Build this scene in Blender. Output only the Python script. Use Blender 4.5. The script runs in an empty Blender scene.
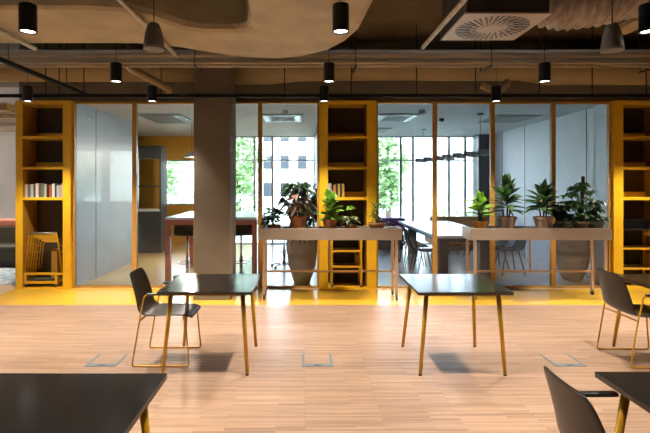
import bpy, math, random
from mathutils import Vector, Matrix
random.seed(7)
S = bpy.context.scene
COL = S.collection
PI = math.pi

# ------------------------------------------------------------------ mesh builder
class MB:
    def __init__(s):
        s.v = []; s.f = []
    def box(s, x0, x1, y0, y1, z0, z1):
        b = len(s.v)
        s.v += [(x0,y0,z0),(x1,y0,z0),(x1,y1,z0),(x0,y1,z0),(x0,y0,z1),(x1,y0,z1),(x1,y1,z1),(x0,y1,z1)]
        s.f += [tuple(b+i for i in q) for q in ((0,3,2,1),(4,5,6,7),(0,1,5,4),(1,2,6,5),(2,3,7,6),(3,0,4,7))]
        return s
    def ring_surface(s, rings, cap=True, closed=False):
        n = len(rings[0]); b = len(s.v)
        for r in rings: s.v += [tuple(p) for p in r]
        m = len(rings)
        for i in range(m if closed else m-1):
            a = b+i*n; c = b+((i+1) % m)*n
            for j in range(n):
                k = (j+1) % n
                s.f.append((a+j, a+k, c+k, c+j))
        if cap and not closed:
            s.f.append(tuple(b+j for j in reversed(range(n))))
            s.f.append(tuple(b+(m-1)*n+j for j in range(n)))
        return s
    def tube(s, pts, r, n=8, cap=True):
        pts = [Vector(p) for p in pts]
        rs = r if isinstance(r, (list, tuple)) else [r]*len(pts)
        rings = []; ref = None
        for i, p in enumerate(pts):
            t = (pts[min(i+1, len(pts)-1)] - pts[max(i-1, 0)]).normalized()
            if ref is None:
                ref = Vector((0,0,1)) if abs(t.z) < .9 else Vector((1,0,0))
            u = (ref - t*ref.dot(t))
            if u.length < 1e-5: u = t.orthogonal()
            u.normalize(); ref = u; w = t.cross(u)
            rings.append([p + (u*math.cos(2*PI*j/n) + w*math.sin(2*PI*j/n))*rs[i] for j in range(n)])
        return s.ring_surface(rings, cap)
    def lathe(s, prof, c=(0,0,0), n=20, cap=True):
        rings = [[(c[0]+r*math.cos(2*PI*j/n), c[1]+r*math.sin(2*PI*j/n), c[2]+z) for j in range(n)] for r, z in prof]
        return s.ring_surface(rings, cap)
    def lathe_x(s, prof, y, z, n=24):
        rings = [[(x, y+r*math.cos(2*PI*j/n), z+r*math.sin(2*PI*j/n)) for j in range(n)] for r, x in prof]
        return s.ring_surface(rings)
    def grid(s, rows):
        b = len(s.v); n = len(rows[0])
        for r in rows: s.v += [tuple(p) for p in r]
        for i in range(len(rows)-1):
            for j in range(n-1):
                s.f.append((b+i*n+j, b+i*n+j+1, b+(i+1)*n+j+1, b+(i+1)*n+j))
        return s
    def prism(s, outline, z0, z1):
        n = len(outline); b = len(s.v)
        s.v += [(x,y,z0) for x,y in outline] + [(x,y,z1) for x,y in outline]
        s.f.append(tuple(b+i for i in reversed(range(n)))); s.f.append(tuple(b+n+i for i in range(n)))
        for i in range(n):
            j = (i+1) % n
            s.f.append((b+i, b+j, b+n+j, b+n+i))
        return s
    def leaf(s, p, d, L, W, droop=.3, n=4, fold=.25, tip=.8):
        p = Vector(p); d = Vector(d).normalized()
        side = d.cross(Vector((0,0,1)))
        if side.length < .05: side = Vector((1,0,0))
        side.normalize(); side = Matrix.Rotation(random.uniform(-.6,.6), 3, d) @ side
        nor = side.cross(d)
        rows = []
        for i in range(n+1):
            t = i/n
            w = W*.5*max(.04, math.sin(PI*min(1, t**tip)))
            c = p + d*L*t + Vector((0,0,-1))*droop*L*t*t
            rows.append([c-side*w+nor*w*fold, c, c+side*w+nor*w*fold])
        return s.grid(rows)
    def build(s, name, mat, parent=None, smooth=False, bevel=0, sub=0, solid=0, loc=None):
        me = bpy.data.meshes.new(name)
        me.from_pydata(s.v, [], s.f); me.update()
        if smooth:
            me.polygons.foreach_set('use_smooth', [True]*len(me.polygons))
        o = bpy.data.objects.new(name, me); COL.objects.link(o)
        if mat is not None: me.materials.append(mat)
        if parent is not None: o.parent = parent
        if loc is not None: o.location = loc
        if solid:
            m = o.modifiers.new('solid', 'SOLIDIFY'); m.thickness = solid; m.offset = 0
        if bevel:
            m = o.modifiers.new('edge', 'BEVEL'); m.width = bevel; m.segments = 2; m.limit_method = 'ANGLE'; m.angle_limit = .6
        if sub:
            m = o.modifiers.new('sub', 'SUBSURF'); m.levels = sub; m.render_levels = sub
        return o

def smooth_path(pts, k=4):
    pts = [Vector(p) for p in pts]; out = []
    for i in range(len(pts)-1):
        p0, p1, p2, p3 = pts[max(i-1,0)], pts[i], pts[i+1], pts[min(i+2,len(pts)-1)]
        for j in range(k):
            t = j/k
            out.append(.5*((2*p1)+(p2-p0)*t+(2*p0-5*p1+4*p2-p3)*t*t+(3*p1-p0-3*p2+p3)*t**3))
    out.append(pts[-1]); return out

def round_path(pts, r=.04, k=4):
    pts = [Vector(p) for p in pts]; out = [pts[0]]
    for i in range(1, len(pts)-1):
        a, b, c = pts[i-1], pts[i], pts[i+1]
        u = (a-b); w = (c-b)
        rr = min(r, u.length*.45, w.length*.45)
        s, e = b+u.normalized()*rr, b+w.normalized()*rr
        for j in range(k+1):
            t = j/k
            out.append(s*(1-t)**2 + b*2*t*(1-t) + e*t*t)
    out.append(pts[-1]); return out

# ------------------------------------------------------------------ scene bookkeeping
def tag(o, label, cat, group=None, kind=None):
    o['label'] = label; o['category'] = cat
    if group: o['group'] = group
    if kind: o['kind'] = kind
    return o
def thing(name, label, cat, loc=(0,0,0), rz=0, group=None):
    o = bpy.data.objects.new(name, None); COL.objects.link(o)
    o.empty_display_size = .1
    o.location = loc; o.rotation_euler = (0,0,rz)
    return tag(o, label, cat, group)
def struct(o):
    o['kind'] = 'structure'; return o
def dup(root, loc, label, group=None, rz=None):
    r = root.copy(); COL.objects.link(r); r.location = loc
    if rz is not None: r.rotation_euler = (0,0,rz)
    r['label'] = label
    if group: r['group'] = group
    def rec(src, dst):
        for ch in list(src.children):
            c = ch.copy(); COL.objects.link(c); c.parent = dst; rec(ch, c)
    rec(root, r)
    return r

# ------------------------------------------------------------------ materials
def mat(name, col, rough=.5, metal=0, var=0, scale=8, bump=0, col2=None, spec=.5, coat=0, stretch=None):
    m = bpy.data.materials.new(name); m.use_nodes = True
    nt = m.node_tree; N = nt.nodes; b = N['Principled BSDF']
    b.inputs['Base Color'].default_value = (*col, 1); b.inputs['Roughness'].default_value = rough
    b.inputs['Metallic'].default_value = metal; b.inputs['Specular IOR Level'].default_value = spec
    b.inputs['Coat Weight'].default_value = coat; b.inputs['Coat Roughness'].default_value = .15
    if var or bump or col2:
        tc = N.new('ShaderNodeTexCoord'); no = N.new('ShaderNodeTexNoise')
        no.inputs['Scale'].default_value = scale; no.inputs['Detail'].default_value = 5
        if stretch:
            mp = N.new('ShaderNodeMapping'); mp.inputs['Scale'].default_value = stretch
            nt.links.new(tc.outputs['Object'], mp.inputs['Vector']); nt.links.new(mp.outputs['Vector'], no.inputs['Vector'])
        else:
            nt.links.new(tc.outputs['Object'], no.inputs['Vector'])
        c2 = col2 or tuple(c*(1-var) for c in col)
        c1 = col if col2 else tuple(min(1, c*(1+var*.6)) for c in col)
        r = N.new('ShaderNodeValToRGB')
        r.color_ramp.elements[0].position = .35; r.color_ramp.elements[1].position = .65
        r.color_ramp.elements[0].color = (*c2, 1); r.color_ramp.elements[1].color = (*c1, 1)
        nt.links.new(no.outputs['Fac'], r.inputs['Fac']); nt.links.new(r.outputs['Color'], b.inputs['Base Color'])
        if bump:
            bp = N.new('ShaderNodeBump'); bp.inputs['Strength'].default_value = bump; bp.inputs['Distance'].default_value = .02
            nt.links.new(no.outputs['Fac'], bp.inputs['Height']); nt.links.new(bp.outputs['Normal'], b.inputs['Normal'])
    return m

def leafmat(*a, **k):
    m = mat(*a, **k); nt = m.node_tree; N = nt.nodes; b = N['Principled BSDF']; out = N['Material Output']
    t = N.new('ShaderNodeBsdfTranslucent'); mx = N.new('ShaderNodeMixShader'); mx.inputs['Fac'].default_value = .35
    src = b.inputs['Base Color'].links
    if src: nt.links.new(src[0].from_socket, t.inputs['Color'])
    nt.links.new(b.outputs[0], mx.inputs[1]); nt.links.new(t.outputs[0], mx.inputs[2]); nt.links.new(mx.outputs[0], out.inputs['Surface'])
    return m

def emit(name, col, st):
    m = bpy.data.materials.new(name); m.use_nodes = True
    b = m.node_tree.nodes['Principled BSDF']
    b.inputs['Base Color'].default_value = (.8,.8,.8,1)
    b.inputs['Emission Color'].default_value = (*col,1); b.inputs['Emission Strength'].default_value = st
    return m

def glass(name, tint=(1,1,1), ior=1.5):
    m = bpy.data.materials.new(name); m.use_nodes = True
    nt = m.node_tree; N = nt.nodes; N.remove(N['Principled BSDF'])
    out = N['Material Output']; tr = N.new('ShaderNodeBsdfTransparent'); tr.inputs['Color'].default_value = (*tint,1)
    gl = N.new('ShaderNodeBsdfGlossy'); gl.inputs['Roughness'].default_value = .01
    fr = N.new('ShaderNodeFresnel'); fr.inputs['IOR'].default_value = ior
    mx = N.new('ShaderNodeMixShader')
    nt.links.new(fr.outputs['Fac'], mx.inputs['Fac']); nt.links.new(tr.outputs[0], mx.inputs[1]); nt.links.new(gl.outputs[0], mx.inputs[2])
    nt.links.new(mx.outputs[0], out.inputs['Surface'])
    return m

def strip_floor(name, c1, c2, bw, rh, rough, grain=.25):
    m = bpy.data.materials.new(name); m.use_nodes = True
    nt = m.node_tree; N = nt.nodes; b = N['Principled BSDF']
    tc = N.new('ShaderNodeTexCoord')
    br = N.new('ShaderNodeTexBrick'); br.offset = .37; br.offset_frequency = 3; br.squash = 1
    br.inputs['Scale'].default_value = 1; br.inputs['Brick Width'].default_value = bw; br.inputs['Row Height'].default_value = rh
    br.inputs['Mortar Size'].default_value = .0008; br.inputs['Bias'].default_value = .05
    br.inputs['Color1'].default_value = (*c1,1); br.inputs['Color2'].default_value = (*c2,1)
    br.inputs['Mortar'].default_value = (*[c*.55 for c in c2],1)
    nt.links.new(tc.outputs['Object'], br.inputs['Vector'])
    mp = N.new('ShaderNodeMapping'); mp.inputs['Scale'].default_value = (1.1, 46, 1)
    no = N.new('ShaderNodeTexNoise'); no.inputs['Scale'].default_value = 1.5; no.inputs['Detail'].default_value = 4
    nt.links.new(tc.outputs['Object'], mp.inputs['Vector']); nt.links.new(mp.outputs['Vector'], no.inputs['Vector'])
    mx = N.new('ShaderNodeMix'); mx.data_type = 'RGBA'; mx.blend_type = 'MULTIPLY'; mx.inputs['Factor'].default_value = grain*2
    rp = N.new('ShaderNodeValToRGB'); rp.color_ramp.elements[0].position = .3; rp.color_ramp.elements[1].position = .7
    rp.color_ramp.elements[0].color = (.62,.57,.53,1); rp.color_ramp.elements[1].color = (1.12,1.12,1.12,1)
    nt.links.new(no.outputs['Fac'], rp.inputs['Fac'])
    nt.links.new(br.outputs['Color'], mx.inputs['A']); nt.links.new(rp.outputs['Color'], mx.inputs['B'])
    nt.links.new(mx.outputs['Result'], b.inputs['Base Color'])
    b.inputs['Roughness'].default_value = rough
    return m

YEL = mat('yellow_lacquer', (.80,.46,.014), .42, var=.08, scale=5)
YELD = mat('yellow_powder_coat', (.66,.36,.015), .4)
OCH = mat('ochre_metal', (.58,.30,.02), .35, metal=.35)
OAK = mat('ochre_wood_frame', (.50,.25,.035), .45, var=.2, scale=12, stretch=(8,8,1))
NICHE_BROWN = mat('niche_shade_and_box_brown', (.34,.175,.018), .5)  # niche shade as colour on bookcase sides; plain brown on the trolley box
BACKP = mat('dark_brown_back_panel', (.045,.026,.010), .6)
YFLOOR = mat('yellow_resin_floor', (.66,.385,.04), .18, var=.06, scale=1.2, coat=.3)
YTAN = mat('tan_yellow_floor', (.74,.50,.19), .3, var=.06, scale=1.2)
WOODF = strip_floor('strip_parquet', (.42,.278,.192), (.27,.172,.115), .55, .022, .40, .42)
TANF = mat('tan_floor', (.52,.37,.25), .4, var=.1, scale=3)
GREYF = mat('pale_grey_floor', (.52,.53,.54), .2, var=.08, scale=2)
TOPB = mat('black_tabletop_laminate', (.013,.012,.0115), .17, var=.1, scale=60, spec=.6)
EDGE = mat('dark_brown_edge', (.055,.034,.022), .5, var=.3, scale=40, stretch=(1,1,20))
SHELL = mat('charcoal_chair_shell', (.020,.0138,.0085), .36, var=.15, scale=50)
BLK = mat('black_plastic', (.012,.012,.012), .4)
BLKM = mat('black_metal', (.010,.010,.010), .35, metal=.3)
STEEL = mat('brushed_steel', (.34,.36,.38), .32, metal=.85)
BOXST = mat('blue_grey_steel', (.15,.18,.20), .5, metal=.3)
CHROME = mat('chrome', (.7,.7,.72), .12, metal=1)
CONC = mat('column_grey_plaster', (.18,.143,.10), .8, var=.08, scale=3, bump=.08)
HEAD = mat('header_grey_plaster', (.17,.15,.11), .85, var=.1, scale=3)
CEIL = mat('raw_concrete_ceiling', (.105,.075,.038), .9, var=.25, scale=2, bump=.2)
DUCT = mat('wrapped_duct', (.42,.335,.20), .75, var=.14, scale=3, bump=.25)
DUCT2 = mat('round_duct_tan', (.31,.225,.115), .6, var=.12, scale=2)
PIPE = mat('tan_pipe', (.42,.32,.19), .6, var=.25, scale=6, stretch=(.3,4,4))
FLEX = mat('flexible_duct_foil', (.33,.26,.20), .5, var=.35, scale=9, stretch=(5,1,1))
CASS = mat('diffuser_plate', (.46,.40,.34), .5)
DARKB = mat('dark_plenum', (.07,.06,.05), .7, var=.2, scale=5)
WALLW = mat('meeting_room_wall', (.74,.77,.80), .55, var=.04, scale=3)
WALLG = mat('blue_grey_panel_wall', (.47,.52,.57), .45, var=.05, scale=3)
WALLT = mat('beige_wall', (.48,.40,.33), .8, var=.08, scale=2)
WALLD = mat('dark_room_wall', (.22,.18,.14), .8, var=.1, scale=2)
ORNG = mat('orange_wall', (.70,.36,.04), .7, var=.1, scale=3)
MCEIL = mat('acoustic_ceiling', (.46,.465,.47), .85, var=.12, scale=60)
MCEILL = mat('acoustic_ceiling_beige', (.62,.56,.49), .85, var=.12, scale=60)
TAUPE = mat('taupe_metal', (.42,.335,.265), .34, metal=.35, var=.05, scale=4)
BRASS = mat('tan_brass_post', (.55,.37,.23), .35, metal=.3)
TERRA = mat('terracotta', (.36,.12,.045), .75, var=.2, scale=14)
OPOT = mat('orange_glazed_pot', (.50,.20,.02), .4, var=.1, scale=9)
POTT = mat('taupe_pot', (.30,.21,.15), .7, var=.12, scale=10)
POTB = mat('big_taupe_planter', (.52,.40,.30), .6, var=.12, scale=5)
SOIL = mat('potting_soil', (.03,.02,.013), .95, var=.4, scale=60, bump=.6)
LDG = leafmat('dark_green_leaf', (.028,.066,.022), .38, var=.4, scale=14)
LMG = leafmat('mid_green_leaf', (.075,.19,.04), .4, var=.4, scale=14)
LBG = leafmat('bright_green_leaf', (.17,.36,.035), .38, var=.35, scale=12)
LRED = leafmat('brown_pink_leaf', (.36,.22,.17), .45, var=.5, scale=20)
LVAR = leafmat('variegated_leaf', (.11,.20,.06), .45, col2=(.50,.50,.34), scale=25)
LGG = leafmat('grey_green_leaf', (.09,.13,.075), .5, var=.4, scale=10)
LDRY = leafmat('dry_brown_leaf', (.24,.17,.12), .6, var=.3, scale=10)
STEM = mat('brown_stem', (.10,.065,.035), .8, var=.3, scale=30)
REDT = mat('red_table_frame', (.56,.17,.10), .45, var=.1, scale=6)
WHITE = mat('white_laminate', (.72,.73,.74), .25)
GREYC = mat('grey_chair_shell', (.04,.038,.036), .9, spec=.2)
GREYD = mat('dark_grey_metal', (.10,.105,.11), .4, metal=.3)
LAMPG = mat('grey_lamp_shade', (.17,.155,.14), .6, var=.1, scale=20)
LAMPI = mat('lamp_diffuser', (.55,.47,.38), .6)
SHADEG = mat('grey_felt_shade', (.36,.37,.37), .9)
FRM = mat('grey_window_frame', (.46,.48,.49), .4, metal=.3)
PURP = mat('purple_fabric', (.22,.07,.28), .8)
SOFO = mat('tan_orange_fabric', (.50,.27,.12), .8, var=.1, scale=20)
SOFB = mat('olive_brown_sofa', (.055,.042,.022), .85, var=.2, scale=30)
RUG = mat('blue_pattern_rug', (.62,.66,.66), .95, col2=(.22,.32,.38), scale=7)
SLAT = mat('pale_wood_slat', (.52,.40,.29), .6, var=.2, scale=5, stretch=(1,8,8))
LAWN = mat('lawn_grass', (.42,.46,.36), .9, var=.3, scale=2)
BARK = mat('tree_bark', (.12,.09,.06), .9, var=.3, scale=10)
TLEAF = leafmat('outdoor_tree_leaf', (.36,.50,.24), .6, var=.4, scale=3)
FACADE = mat('white_facade', (.78,.78,.77), .8, var=.05, scale=1)
FGLASD = mat('facade_window_dark', (.03,.035,.04), .3, spec=.2)
FGLASS = mat('facade_window', (.42,.45,.47), .25)  # pale sky reflection put into the window colour
GLASS = glass('partition_glass', (.95,.965,.985), 1.52)
GLASSB = glass('dimming_glass', (.45,.5,.48), 1.45)  # tint added to dim daylight and reflections from the unseen back windows
GLASSO = glass('window_glass', (.95,.97,.97), 1.45)
RAILM = mat('matt_black_track', (.008,.008,.008), .8, spec=.2)
LENS = emit('spot_lens', (1,.95,.88), 8)

# ------------------------------------------------------------------ camera
cam = bpy.data.cameras.new('camera'); co = bpy.data.objects.new('camera', cam); COL.objects.link(co)
co.location = (0,0,1.67); co.rotation_euler = (PI/2,0,0)
cam.sensor_width = 36; cam.lens = 25.59; cam.shift_x = .0308; cam.shift_y = -.05
cam.clip_start = .05; cam.clip_end = 300
S.camera = co
CZ = 3.95   # slab height

# ------------------------------------------------------------------ the setting
struct(MB().box(-12,7,-7,6.38,-.1,0).build('floor_wood', WOODF))
struct(MB().box(-4.62,7,6.38,7.36,-.1,0).build('floor_yellow', YFLOOR))
struct(MB().box(-12,-4.62,6.38,13,-.1,0).build('floor_lounge', TANF))
struct(MB().box(-4.62,-1.25,7.36,13,-.1,0).build('floor_meeting_yellow', YTAN))
struct(MB().box(-1.25,7,7.36,13,-.1,0).build('floor_meeting_grey', GREYF))
struct(MB().box(-12,7,-7,13.2,CZ,CZ+.2).build('ceiling', CEIL))
struct(MB().box(-4.60,7,7.44,7.60,2.99,CZ).build('wall_header', HEAD))
struct(MB().box(-12.2,-12,-7,7.6,-.1,CZ).box(-12.2,-12,10.6,13.2,-.1,CZ).box(-12.2,-12,7.6,10.6,-.1,.4).box(-12.2,-12,7.6,10.6,3.2,CZ).build('wall_left', WALLT))  # opening beside the lounge added to let daylight onto sofa and slats
struct(MB().box(7,7.2,-7,13.2,-.1,CZ).build('wall_right', WALLD))
# the far side of the big room, behind the camera: piers and a sill around real window openings
wb = MB().box(-12,7,-7.2,-7,-.1,.8).box(-12,7,-7.2,-7,3.3,CZ).box(-12,-11.0,-7.2,-7,.8,3.3).box(-7.8,7,-7.2,-7,.8,3.3).box(-9.6,-9.3,-7.2,-7,.8,3.3)
struct(wb.build('wall_back', WALLD))
struct(MB().box(-1.60,-1.08,6.65,7.23,0,CZ).build('column', CONC, bevel=.006))
struct(MB().box(-1.605,-1.075,6.645,7.235,0,.07).build('baseboard_column', WALLD))
# meeting room shells
struct(MB().box(-3.85,-3.722,7.78,9.9,0,3.1).build('wall_meeting_left', WALLG))
struct(MB().box(-3.722,-3.69,7.47,9.9,0,2.99).build('wall_lining_left', WALLG))
struct(MB().box(4.872,4.902,7.47,7.78,0,2.99).box(4.872,5.0,7.762,7.78,0,2.99).build('wall_lining_right', WALLW))
struct(MB().box(5.0,5.15,7.78,12.8,0,3.1).build('wall_meeting_right', WALLW))
struct(MB().box(.26,.38,7.78,12.8,0,3.1).build('wall_divider', GREYD))
struct(MB().box(-4.6,.26,7.46,12.9,2.99,3.1).build('ceiling_meeting_left', MCEILL))
struct(MB().box(.38,5.0,7.46,12.9,2.99,3.1).build('ceiling_meeting_right', MCEIL))
for i, x in enumerate((-3.3, -.8)):
    pass
# panel joint and handle-less seam on the grey wall
struct(MB().box(-3.692,-3.685,8.15,8.162,0,2.99).build('trim_1', GREYD))
for i, y in enumerate((8.2, 9.3, 10.5, 11.7)):
    struct(MB().box(4.992,5.002,y,y+.012,0,2.99).build('trim_%d' % (i+2), GREYD))
# far orange wall with its window opening
OW = MB().box(-4.6,-4.02,12.8,12.95,0,3.1).box(-3.02,-2.2,12.8,12.95,0,3.1).box(-4.02,-3.02,12.8,12.95,0,1.09).box(-4.02,-3.02,12.8,12.95,2.34,3.1)
struct(OW.build('wall_orange', ORNG))
struct(MB().box(-4.75,-4.6,7.8,12.95,0,3.1).build('wall_lounge_side', WALLD))
struct(MB().box(-12,-4.75,10.9,11.05,0,CZ).build('wall_lounge', WALLT))

wn = [0]
def window(x0, x1, y, z0, z1, fw, frame, pane, fd=.06, transom=None):
    wn[0] += 1
    r = bpy.data.objects.new('window_%d' % wn[0], None); COL.objects.link(r); r['kind'] = 'structure'
    r.location = (0,y,0)
    m = MB().box(x0,x0+fw,0,fd,z0,z1).box(x1-fw,x1,0,fd,z0,z1).box(x0+fw,x1-fw,0,fd,z1-fw,z1).box(x0+fw,x1-fw,0,fd,z0,z0+fw)
    if transom: m.box(x0+fw,x1-fw,0,fd,transom-.02,transom+.02)
    m.build('window_frame', frame, r)
    MB().box(x0+fw,x1-fw,fd*.5-.004,fd*.5+.004,z0+fw,z1-fw).build('window_pane', pane, r)
    return r
# glass partition, four bays each side of the middle bookcase
e1 = [-3.725,-2.735,-1.75,-.72,.23]
for a, b in zip(e1, e1[1:]): window(a, b, 7.40, 0, 2.99, .034, OAK, GLASS)
e2 = [1.135,2.085,3.01,3.985,4.905]
for a, b in zip(e2, e2[1:]): window(a, b, 7.40, 0, 2.99, .034, OAK, GLASS)
# outer windows
e3 = [-2.2,-1.4,-.9,.26]
for a, b in zip(e3, e3[1:]): window(a, b, 12.82, 0, 2.99, .032, FRM, GLASSO, .09, 2.33)
e4 = [.38,1.2,2.02,2.66,3.0,4.0,4.45,5.0]
for a, b in zip(e4, e4[1:]): window(a, b, 12.82, 0, 2.99, .032, FRM, GLASSO, .09, 2.33)
window(-4.02,-3.02,12.82,1.09,2.34,.04,FRM,GLASSO,.08)
window(-11,-9.6,-7.1,.8,3.3,.06,FRM,GLASSB,.08)
window(-9.3,-7.8,-7.1,.8,3.3,.06,FRM,GLASSB,.08)
struct(MB().box(4.62,4.98,12.3,12.75,0,2.99).build('column', GREYD))

# ------------------------------------------------------------------ outdoors
struct(MB().box(-60,60,13.2,120,-.25,-.12).build('ground_lawn', LAWN))
def building(x0, x1, y, h, floors, cols, label):
    r = thing('building', label, 'building', (0,y,-.12))
    MB().box(x0,x1,0,6,0,h).build('facade', FACADE, r)
    fh = h/floors; cw = (x1-x0)/cols
    for i in range(floors):
        for j in range(cols):
            w = MB().box(x0+cw*(j+.25), x0+cw*(j+.75), -.05, .02, fh*(i+.3), fh*(i+.8)).build('facade_window', FGLASS if x0 > 0 else FGLASD, r)
    MB().box(x0-.2,x1+.2,-.3,6.2,h,h+.25).build('roof_edge', FACADE, r)
building(-7,5,40,9.5,4,8,'white building with rows of small windows beyond the lawn, behind the potted croton')
building(8,24,34,12,4,7,'pale building seen through the outer windows of the room with the long white table')
def tree(x, y, h, r, label, seed):
    random.seed(seed)
    t = thing('tree', label, 'tree', (x,y,-.12), 0, None)
    MB().tube([(0,0,0),(.06,.02,h*.3),(-.03,.05,h*.6),(0,0,h*.85)], [.14,.11,.08,.03], 8).build('trunk', BARK, t, smooth=True)
    m = MB()
    for i in range(1500):
        while True:
            p = Vector((random.uniform(-1,1),random.uniform(-1,1),random.uniform(-1,1)))
            if .35 < p.length < 1: break
        q = Vector((p.x*r*(1+.3*math.sin(5*p.z)), p.y*r, h*.6+p.z*h*.42))
        m.leaf(q, (random.uniform(-1,1),random.uniform(-1,1),random.uniform(-.5,.4)), .34, .2, .2, 2)
    m.build('foliage', TLEAF, t)
tree(-2.9,20,4.4,1.0,'green tree outside the window beside the grey column',1)
tree(-7.0,22,4.6,1.4,'green tree outside the window in the orange wall',2)
tree(3.5,19.5,4.0,.75,'slim green tree outside, seen beside the middle yellow bookcase',4)
tree(-13.5,-13,5.5,1.8,'green tree outside behind the viewer, mirrored in the glazed grey wall',6)
random.seed(11)
def hedge(x, y, w, h, label):
    m = MB()
    for i in range(1400):
        m.leaf((random.uniform(-w,w), random.uniform(-.5,.5), random.uniform(0,h)), (random.uniform(-1,1),random.uniform(-1,.4),random.uniform(-.2,1)), .24, .14, .2, 2)
    tag(m.build('hedge', TLEAF, loc=(x,y,-.12)), label, 'hedge')
hedge(-4.4,18,2.6,1.3,'low green hedge outside the window beside the grey column')
hedge(8.2,20,3.0,.7,'low green hedge outside the room with the long white table')

# ------------------------------------------------------------------ bookcases
def bookcase(x0, x1, tl, tr, label, shelves):
    d = .42; H = 3.0; y = 7.34
    r = thing('bookcase', label, 'bookcase', ((x0+x1)/2, y, 0), 0, 'yellow bookcases in the glass partition')
    w = (x1-x0)/2
    MB().box(-w,-w+tl,0,d,0,H).build('side_panel', YEL, r, bevel=.004)
    MB().box(w-tr,w,0,d,0,H).build('side_panel', YEL, r, bevel=.004)
    MB().box(-w+tl,w-tr,.012,d,H-.06,H).build('top_panel', YEL, r, bevel=.003)
    MB().box(-w+tl,-w+tl+.004,.02,d-.02,.022,H-.06).build('side_shade_sheet', NICHE_BROWN, r)  # thin darker sheets on both inner sides paint in the niche shade
    MB().box(w-tr-.004,w-tr,.02,d-.02,.022,H-.06).build('side_shade_sheet', NICHE_BROWN, r)
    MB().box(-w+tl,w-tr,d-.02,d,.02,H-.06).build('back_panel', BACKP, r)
    MB().box(-w+tl,w-tr,.02,d-.02,0,.022).build('bottom_panel', YEL, r)
    for z in shelves:
        s = MB().box(-w+tl,w-tr,.004,d-.02,z-.042,z).build('shelf', YEL, r, bevel=.003)
        MB().box(-w+tl,w-tr,d-.05,d-.02,z,z+.085).build('back_lip', YEL, s)
    return r
SH = (1.455,1.945,2.435)
bookcase(-4.60,-3.725,.105,.125,'tall yellow bookcase with a full row of books, beside the lounge',SH)
bookcase(.23,1.135,.135,.15,'tall yellow bookcase behind the long planter, between the two glass walls',SH)
bookcase(4.905,5.80,.155,.12,'tall yellow bookcase holding dark trays, behind the brown-backed chair',SH)

def book(x, y, z, w, h, d, col, label, cat='book', group=None):
    b = thing('book', label, cat, (x,y,z), 0, group)
    m = mat('book_cover', col, .55)
    MB().box(0,.0025,0,d,0,h).box(w-.0025,w,0,d,0,h).box(.0025,w-.0025,0,.0025,0,h).build('cover', m, b)
    MB().box(.0025,w-.0025,.0025,d-.006,.004,h-.004).build('pages', PAGES, b)
    return b
PAGES = mat('book_pages', (.62,.56,.46), .8)
cols = [('cream',(.62,.55,.42)),('slate blue',(.12,.17,.22)),('pale grey',(.50,.50,.48)),('dark grey',(.05,.055,.06)),('white',(.70,.68,.64)),('brown',(.18,.09,.05)),
        ('teal',(.06,.20,.22)),('beige',(.50,.38,.26)),('black',(.015,.015,.016)),('rust red',(.35,.09,.04)),('off-white',(.64,.62,.56)),('navy',(.03,.045,.10)),('light blue',(.32,.42,.48)),('tan',(.42,.28,.16)),('silver grey',(.36,.37,.38)),('ivory',(.66,.61,.50))]
x = -4.485
for i, (cn, c) in enumerate(cols):
    w = random.choice((.030,.036,.042,.046)) if i < 15 else .03
    h = random.uniform(.19,.235)
    if x+w > -3.86: break
    where = 'first from the outer side' if i == 0 else 'standing next to the %s one' % cols[i-1][0]
    book(x, 7.40, 1.4555, w, h, .19, c, '%s book in the full row, %s' % (cn, where), group='books on the shelf at the open end')
    x += w+.0015
x = .37
mc = [('white',(.66,.64,.60)),('grey',(.30,.31,.32)),('black',(.02,.02,.02)),('orange',(.50,.24,.05)),('dark brown',(.05,.03,.02)),('yellow',(.52,.36,.06)),('charcoal',(.03,.03,.03)),('ochre',(.50,.30,.05))]
for i, (cn, c) in enumerate(mc):
    w = random.choice((.028,.034,.038)); h = random.uniform(.20,.23)
    where = 'first at the upright' if i == 0 else 'next to the %s one' % mc[i-1][0]
    book(x, 7.42, 1.4555, w, h, .18, c, '%s book in the middle bookcase, %s' % (cn, where), group='books in the middle bookcase')
    x += w+.0015

# ------------------------------------------------------------------ wheeled carts in the bookcases
def caster(par, x, y, r=.03, z=0, name='caster'):
    m = MB().box(x-.016,x+.016,y-.012,y+.02,z+r*1.2,z+r*2.3)
    c = m.build(name, STEEL, par)
    w = MB(); n = 14
    w.ring_surface([[(x+dx, y+r*math.cos(2*PI*j/n), z+r+r*math.sin(2*PI*j/n)) for j in range(n)] for dx in (-.011,.011)])
    w.build('wheel', BLK, c, smooth=False)
    return c
def cart(x, y, w, d, h, label, tray_z):
    r = thing('utility_cart', label, 'cart', (x,y,0), 0, 'yellow carts parked in the bookcases')
    t = .03; hw = w/2
    f = MB()
    for sx in (-hw, hw-t):
        for sy in (0, d-t):
            MB().box(sx,sx+t,sy,sy+t,.07,h).build('post', YELD, r, bevel=.003)
    for z in tray_z:
        MB().box(-hw+t,hw-t,0,t,z,z+t).box(-hw+t,hw-t,d-t,d,z,z+t).box(-hw,-hw+t,t,d-t,z,z+t).box(hw-t,hw,t,d-t,z,z+t).build('shelf_frame', YELD, r, bevel=.002)
        MB().box(-hw+t,hw-t,t,d-t,z+.008,z+.016).build('shelf_board', DARKB, r)
    MB().box(-hw,hw,0,d,h,h+.025).build('worktop', BLK, r, bevel=.003)
    for sx in (-hw+t/2, hw-t/2):
        for sy in (t/2, d-t/2): caster(r, sx, sy)
    # folded stool frame kept in the cart
    s = MB()
    for i in range(5):
        xx = hw-.06-i*.008
        s.tube([(xx,.05+.05*i,.36),(xx,.05+.05*i,.52)], .004, 6)
    s.build('side_grille', YELD, r)
    return r
cart(.665,7.385,.50,.30,.93,'yellow wheeled cart parked under the middle bookcase, behind the long planter',(.33,.58))
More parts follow.
